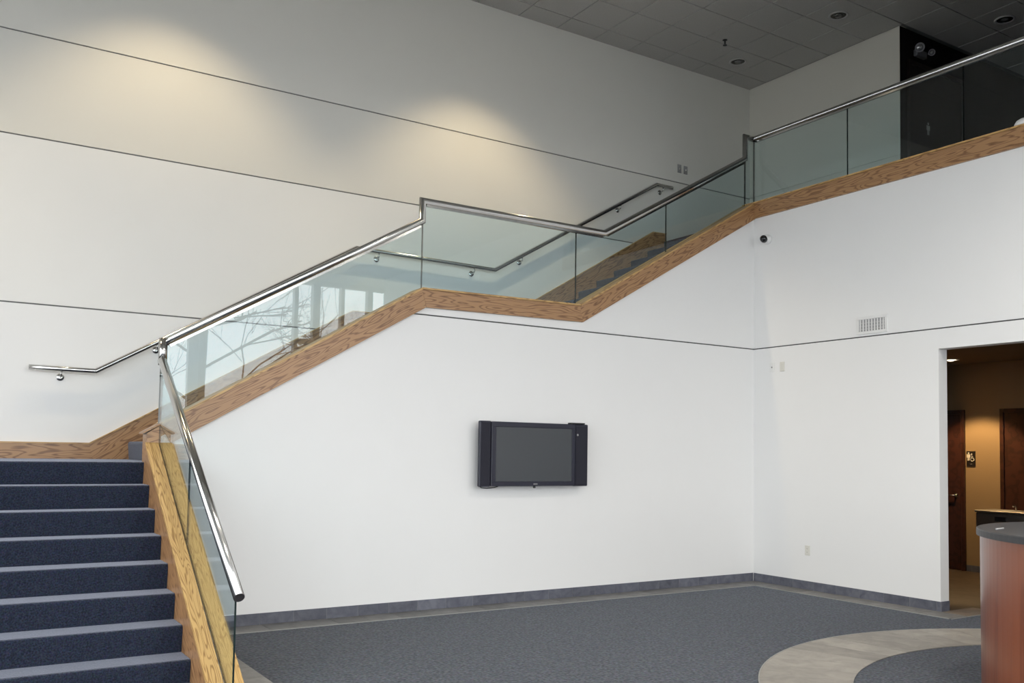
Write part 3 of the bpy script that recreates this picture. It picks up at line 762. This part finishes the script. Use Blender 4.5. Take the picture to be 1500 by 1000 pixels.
# ------------------------------------------------------------------ ceiling fittings
def downlight(x, y, z, label, lit=False, r=0.105, group=None):
    t = empty('downlight', (x, y, z), label, 'ceiling light', group)
    lathe('trim_ring', [(r + 0.018, -0.0), (r + 0.018, -0.008), (r, -0.012), (r - 0.006, -0.004), (r - 0.012, 0.0005)], (x, y, z - 0.0005), (0, 0, 1), M['trim'] if not lit else M['plastic_w'], t, seg=24)
    lathe('reflector', [(r - 0.010, 0.0), (r - 0.018, -0.004), (r * 0.55, -0.002), (0, -0.0015)], (x, y, z - 0.0012), (0, 0, 1), M['dark_reflector'] if not lit else M['lamp_on'], t, seg=24)
    lathe('lamp', [(0, -0.024), (r * 0.35, -0.020), (r * 0.48, -0.006), (r * 0.5, -0.0025)], (x, y, z - 0.001), (0, 0, 1), M['lamp_on'] if lit else M['lamp_off'], t, seg=16)
    return t
CT = ZC - 0.003
downlight(*cx_lights[0], CT, 'unlit recessed ceiling light nearest the back corner of the tile ceiling')
downlight(*cx_lights[1], CT, 'unlit recessed ceiling light above the beige upper wall end')
downlight(*cx_lights[2], CT, 'unlit recessed ceiling light over the dark upper hallway')
for (x, y), w in zip(WALLWASH, ('right', 'middle', 'left')):
    downlight(x, y, CT, 'lit recessed wall washer near the back wall, %s one of three' % w, True)
downlight(2.75, -0.90, 2.85, 'lit round downlight in the lower hall ceiling', True, 0.09)
spk = empty('sprinkler_head', (0.197, 0.708, CT), 'small dark fire sprinkler head hanging from the ceiling tile', 'sprinkler')
lathe('escutcheon', [(0, 0), (0.032, -0.001), (0.034, -0.006), (0.012, -0.012), (0, -0.012)], (0.197, 0.708, CT - 0.0005), (0, 0, 1), M['gasket'], spk, seg=14)
lathe('stem', [(0.010, -0.012), (0.010, -0.05), (0.016, -0.052), (0.0, -0.06)], (0.197, 0.708, CT), (0, 0, 1), M['gasket'], spk, seg=10)
lathe('deflector', [(0, -0.072), (0.028, -0.074), (0.028, -0.078), (0, -0.079)], (0.197, 0.708, CT), (0, 0, 1), M['gasket'], spk, seg=12)

# emergency light on the dark wall
em = empty('emergency_light', (2.10, -0.86, 6.80), 'twin head emergency light on the unlit hallway wall', 'emergency light')
box('battery_case', 2.06, 2.28, -0.905, -0.8455, 6.80, 6.89, M['lamp_grey'], em, bevel=0.012, seg=2)
for x, rr in ((2.04, 1.0), (2.30, 0.72)):
    h = lathe('lamp_head', [(0, -0.05), (0.035 * rr, -0.045), (0.058 * rr, 0.0), (0.062 * rr, 0.030), (0.056 * rr, 0.036), (0.046 * rr, 0.028), (0, 0.024)], (x, -0.955, 6.875), (-0.75, -0.55, -0.35), M['lamp_grey'], em, seg=20)
    lathe('lens', [(0.040 * rr, 0.0295), (0.028 * rr, 0.036), (0, 0.038)], (x, -0.955, 6.875), (-0.75, -0.55, -0.35), M['lamp_off'], h, seg=16)
    tube('swivel', [(x, -0.906, 6.87), (x, -0.935, 6.872)], 0.012, M['lamp_grey'], h, seg=8)

# door in the dark hallway wall
ud = empty('door_1', (2.55, -0.846, 4.53), 'dark brown door with a small restroom symbol in the unlit upper wall', None, None, 'structure')
box('door_leaf', 1.98, 3.10, -0.868, -0.8455, 4.535, 6.66, M['dark_door'], ud)
for a in ((1.92, 1.979, 4.535, 6.72), (3.101, 3.16, 4.535, 6.72), (1.979, 3.101, 6.661, 6.72)):
    box('frame', a[0], a[1], -0.885, -0.8455, a[2], a[3], M['dark_door'], ud)
def figure_mb(bm, cx, z, s, face, skirt):
    """pictogram person: face(u, v) -> 3D; u across, v up"""
    def poly(pts):
        vs = [bm.verts.new(face(cx + u * s, z + v * s)) for u, v in pts]; bm.faces.new(vs)
    poly([(0.11 * math.cos(t), 0.89 + 0.11 * math.sin(t)) for t in [2 * math.pi * i / 12 for i in range(12)]])
    if skirt: poly([(-0.12, 0.75), (0.12, 0.75), (0.28, 0.28), (-0.28, 0.28)])
    else: poly([(-0.22, 0.75), (0.22, 0.75), (0.22, 0.36), (-0.22, 0.36)])
    poly([(-0.13, 0.36), (-0.02, 0.36), (-0.02, 0.0), (-0.13, 0.0)]); poly([(0.02, 0.36), (0.13, 0.36), (0.13, 0.0), (0.02, 0.0)])
bm = bmesh.new(); figure_mb(bm, 2.34, 5.80, 0.17, lambda u, v: (u, -0.8695, v), False)
finish('symbol', bm, simple('dull_grey_print', (0.35, 0.35, 0.36), 0.5), ud)

# unidentified little white thing at the deck edge, far right
wt = empty('white_object', (0.12, -3.36, 4.7025), 'small white rounded object on the oak deck edge at far right', 'unidentified object')
lathe('dome', [(0, 0.075), (0.04, 0.07), (0.075, 0.048), (0.092, 0.018), (0.095, 0.002), (0.0, 0.002)], (0.03, -3.38, 4.7022), (0, 0, 1), M['plastic_w'], wt, seg=20)

# ------------------------------------------------------------------ lower hall
hf = slab('floor_hall', 0.14, 7.0, -6.0, 1.0, -0.12, 0.0, M['hall_tile']); tag(hf, 'brown tile floor of the lower hall', kind='structure')
HX = 3.473
h1 = slab('wall_hall', HX, HX + 0.12, -6.0, 1.0, 0, 2.95, M['hall_paint']); tag(h1, 'tan painted far wall of the lower hall', kind='structure')
h2 = slab('wall_hall_left', 0.15, 2.93, -0.45, -0.33, 0, 2.95, M['hall_paint']); tag(h2, 'tan left side wall of the lower hall', kind='structure')
slab('corner_casing', 2.9305, 2.96, -0.46, -0.33, 0.0, 2.85, M['hall_paint'], h2)
h3 = slab('wall_hall_right', 0.15, HX, -6.0, -5.9, 0, 2.95, M['hall_paint']); tag(h3, 'tan right side wall of the lower hall out of view', kind='structure')
h4 = slab('wall_hall_niche', 2.0, HX, 0.9, 1.0, 0, 2.95, M['hall_paint']); tag(h4, 'tan end wall of the niche in the lower hall', kind='structure')
hc = slab('ceiling_hall', 0.15, HX + 0.1, -6.0, 1.0, 2.85, 2.95, simple('brown_hall_ceiling', (0.16, 0.13, 0.10), 0.9)); tag(hc, 'plain low ceiling of the hall', kind='structure')
hb = empty('baseboard_hall', (HX, -0.9, 0), 'dark base along the tan hall wall', None, None, 'structure')
box('base_strip', HX - 0.011, HX - 0.0005, -1.10, -0.66, 0, 0.085, M['base_tile'], hb)
def hall_door(name, y0, y1, label, handle_y):
    d = empty(name, (HX, (y0 + y1) / 2, 0), label, None, None, 'structure')
    fw = 0.055
    for a in ((y0, y0 + fw, 0, 2.215), (y1 - fw, y1, 0, 2.215), (y0 + fw, y1 - fw, 2.16, 2.215)):
        box('frame', HX - 0.035, HX - 0.0005, a[0], a[1], a[2], a[3], M['door_wood'], d, bevel=0.004)
    lf = box('door_leaf', HX - 0.018, HX - 0.0005, y0 + fw + 0.002, y1 - fw - 0.002, 0.008, 2.158, M['door_wood'], d, frame=Matrix(((0, 0, 1), (0, 1, 0), (1, 0, 0))) if False else None)
    hd = lathe('handle_rose', [(0, 0), (0.030, 0), (0.030, 0.008), (0.012, 0.012), (0.010, 0.05), (0, 0.05)], (HX - 0.0185, handle_y, 1.03), (-1, 0, 0), M['chrome'], d, seg=14)
    s = 1 if handle_y < (y0 + y1) / 2 else -1
    tube('lever', [(HX - 0.066, handle_y - 0.01 * s, 1.03), (HX - 0.066, handle_y + 0.11 * s, 1.03)], 0.009, M['chrome'], hd, seg=8)
hall_door('door_2', -0.655, 0.30, 'dark cherry door behind the doorway jamb on the left of the hall', -0.52)
hall_door('door_3', -2.15, -1.155, 'dark cherry door on the right of the hall wall sign', -2.05)

sg = empty('restroom_sign', (HX, -0.735, 1.44), 'black restroom sign with pale figure and wheelchair symbol on tan wall', 'sign')
sx = HX - 0.012
box('sign_plate', sx, HX - 0.0005, -0.800, -0.672, 1.440, 1.645, M['sign_black'], sg, bevel=0.002)
F = lambda u, v: (sx - 0.0008, -u, v)
bm = bmesh.new(); figure_mb(bm, 0.705, 1.515, 0.115, F, False); finish('figure_symbol', bm, M['sign_white'], sg)
bm = bmesh.new()
def ring(bm, cu, cv, r0, r1, a0, a1, n=16):
    for i in range(n):
        t0, t1 = rad(lerp(a0, a1, i / n)), rad(lerp(a0, a1, (i + 1) / n))
        bm.faces.new([bm.verts.new(F(cu + r * math.cos(t), cv + r * math.sin(t))) for r, t in ((r0, t0), (r1, t0), (r1, t1), (r0, t1))])
ring(bm, 0.757, 1.532, 0.020, 0.027, 90, 380)
def bar(u0, v0, u1, v1, w):
    dx, dy = u1 - u0, v1 - v0; l = math.hypot(dx, dy); nx, ny = -dy / l * w / 2, dx / l * w / 2
    bm.faces.new([bm.verts.new(F(*p)) for p in ((u0 + nx, v0 + ny), (u1 + nx, v1 + ny), (u1 - nx, v1 - ny), (u0 - nx, v0 - ny))])
bar(0.750, 1.590, 0.754, 1.550, 0.010); bar(0.752, 1.551, 0.778, 1.549, 0.008); bar(0.777, 1.551, 0.787, 1.520, 0.008); bar(0.752, 1.572, 0.772, 1.570, 0.007)
ring(bm, 0.749, 1.604, 0.0, 0.010, 0, 360, 10)
finish('wheelchair_symbol', bm, M['sign_white'], sg)
bm = bmesh.new()
for k, (u, v) in enumerate(((0.722, 1.472), (0.728, 1.472), (0.738, 1.472), (0.738, 1.466), (0.748, 1.472), (0.728, 1.460))):
    ring(bm, u, v, 0.0, 0.0022, 0, 360, 6)
finish('raised_dots', bm, M['sign_white'], sg)

# drinking fountain in the hall
df = empty('drinking_fountain', (2.5, -2.0, 0), 'dull stainless twin drinking fountain behind the reception desk', 'drinking fountain')
fx0, fx1, fy0, fy1 = 2.28, 2.70, -2.55, -1.50
box('pedestal', fx0 + 0.10, fx1, fy0 + 0.1, fy1 - 0.1, 0, 0.62, M['steel'], df, bevel=0.01)
box('front_panel', fx0, fx1, fy0, fy1, 0.621, 0.885, M['steel'], df, bevel=0.015, seg=2)
bm = bmesh.new()
add_box(bm, fx0 - 0.01, fx1 + 0.01, fy0 - 0.01, fy1 + 0.01, 0.8855, 0.915, 0.008)
top = finish('basin_top', bm, M['steel'], df)
for yc in (-1.82, -2.25):
    lathe('basin_bowl', [(0, 0.0012), (0.10, 0.001), (0.125, 0.006), (0.135, 0.001)], ((fx0 + fx1) / 2 - 0.03, yc, 0.9152), (0, 0, 1), M['plastic_g'], top, seg=22)
    b = tube('bubbler', [(fx1 - 0.08, yc, 0.915), (fx1 - 0.085, yc, 0.955), (fx1 - 0.12, yc, 0.975), (fx1 - 0.15, yc, 0.965)], 0.010, M['chrome'], df, seg=10)
    box('push_bar', fx0 - 0.012, fx0 - 0.0005, yc - 0.075, yc + 0.075, 0.79, 0.845, M['black'], df, bevel=0.006, seg=2)

# ------------------------------------------------------------------ reception desk
desk = empty('reception_desk', (DX, DY, 0), 'curved cherry wood reception desk with charcoal top', 'desk')
def arc_solid(name, r0, r1, z0, z1, a0, a1, n, mat, parent, bevel_top=0.0, **k):
    bm = bmesh.new(); rings = []
    for i in range(n + 1):
        a = rad(lerp(a0, a1, i / n)); c, s = math.cos(a), math.sin(a)
        prof = [(r0, z0), (r1, z0), (r1, z1 - bevel_top), (r1 - bevel_top, z1), (r0, z1)] if bevel_top else [(r0, z0), (r1, z0), (r1, z1), (r0, z1)]
        rings.append([bm.verts.new((DX + r * c, DY + r * s, z)) for r, z in prof])
    m = len(rings[0])
    for A_, B_ in zip(rings, rings[1:]):
        for j in range(m):
            f = bm.faces.new((A_[j], A_[(j + 1) % m], B_[(j + 1) % m], B_[j]))
    bm.faces.new(rings[0]); bm.faces.new(list(reversed(rings[-1])))
    bmesh.ops.recalc_face_normals(bm, faces=bm.faces[:])
    return finish(name, bm, mat, parent, **k)
VF = Matrix(((0, 0, 1), (0, 1, 0), (1, 0, 0)))      # local x up: vertical grain
VF = Matrix((Vector((0, 0, 1)), Vector((1, 0, 0)), Vector((0, 1, 0)))).transposed()
for a0_, a1_ in ((50, 109.9), (110, 249.9), (250, 310)):
    arc_solid('front_panel', 1.165, 1.190, 0.0, 1.0255, a0_, a1_, 50, M['cherry'], desk, frame=VF)
arc_solid('counter_top', 0.80, 1.212, 1.026, 1.072, 48, 312, 90, M['counter'], desk, bevel_top=0.006)
arc_solid('work_top', 0.45, 1.160, 0.70, 0.735, 55, 305, 60, M['counter'], desk)
for a in (70, 180, 290):
    c, s = math.cos(rad(a)), math.sin(rad(a))
    tube('leg', [(DX + 0.5 * c, DY + 0.5 * s, 0), (DX + 0.5 * c, DY + 0.5 * s, 0.70)], 0.03, M['steel'], desk, seg=10)
pen = empty('pen', (-2.55, -4.55, 1.073), 'grey pen lying on the dark desk top', 'pen')
tube('barrel', [(-2.70, -4.62, 1.078), (-2.58, -4.60, 1.078)], 0.0055, M['plastic_g'], pen, seg=8)
lathe('tip', [(0.0052, 0), (0.0015, 0.018), (0, 0.019)], (-2.58, -4.60, 1.078), (0.986, 0.164, 0), M['chrome'], pen, seg=8)

# ------------------------------------------------------------------ bare trees outside (seen only in the glass)
def tree(x, y, h, seed, label):
    rnd = random.Random(seed)
    t = empty('bare_tree', (x, y, -0.125), label, 'tree')
    bmt = bmesh.new(); add_tube(bmt, [(x, y, -0.125), (x + rnd.uniform(-.1, .1), y, h * 0.35), (x + rnd.uniform(-.3, .3), y + rnd.uniform(-.2, .2), h * 0.7)], 0.13, 8)
    finish('trunk', bmt, M['bark'], t)
    bmb = bmesh.new()
    def grow(p, d, l, r, n):
        q = p + d * l * 0.5 + Vector((rnd.uniform(-.1, .1), rnd.uniform(-.1, .1), 0)) * l; e_ = p + d * l
        add_tube(bmb, [p, q, e_], r, 5)
        if n == 0: return
        for _ in range(3):
            nd = (d + Vector((rnd.uniform(-.8, .8), rnd.uniform(-.8, .8), rnd.uniform(-.3, .6)))).normalized()
            grow(lerp(p, e_, rnd.uniform(.5, 1)), nd, l * rnd.uniform(.55, .8), r * 0.55, n - 1)
    for i in range(6):
        a = rnd.uniform(0, 6.28)
        grow(Vector((x, y, h * rnd.uniform(.22, .6))), Vector((math.cos(a), math.sin(a), rnd.uniform(.3, .9))).normalized(), h * 0.25, 0.035, 3)
    finish('branches', bmb, M['bark'], t)
for i, (x, y, h) in enumerate(((-2.9, -15.5, 9), (6.0, -26, 9), (-9.5, -20, 8.5), (-1.5, -36, 11))):
    tree(x, y, h, 11 + i, ['bare tree close outside the window wall', 'tall bare tree outside far to the right of the others', 'bare tree outside far to the left of the others', 'farthest and tallest bare tree outside'][i])
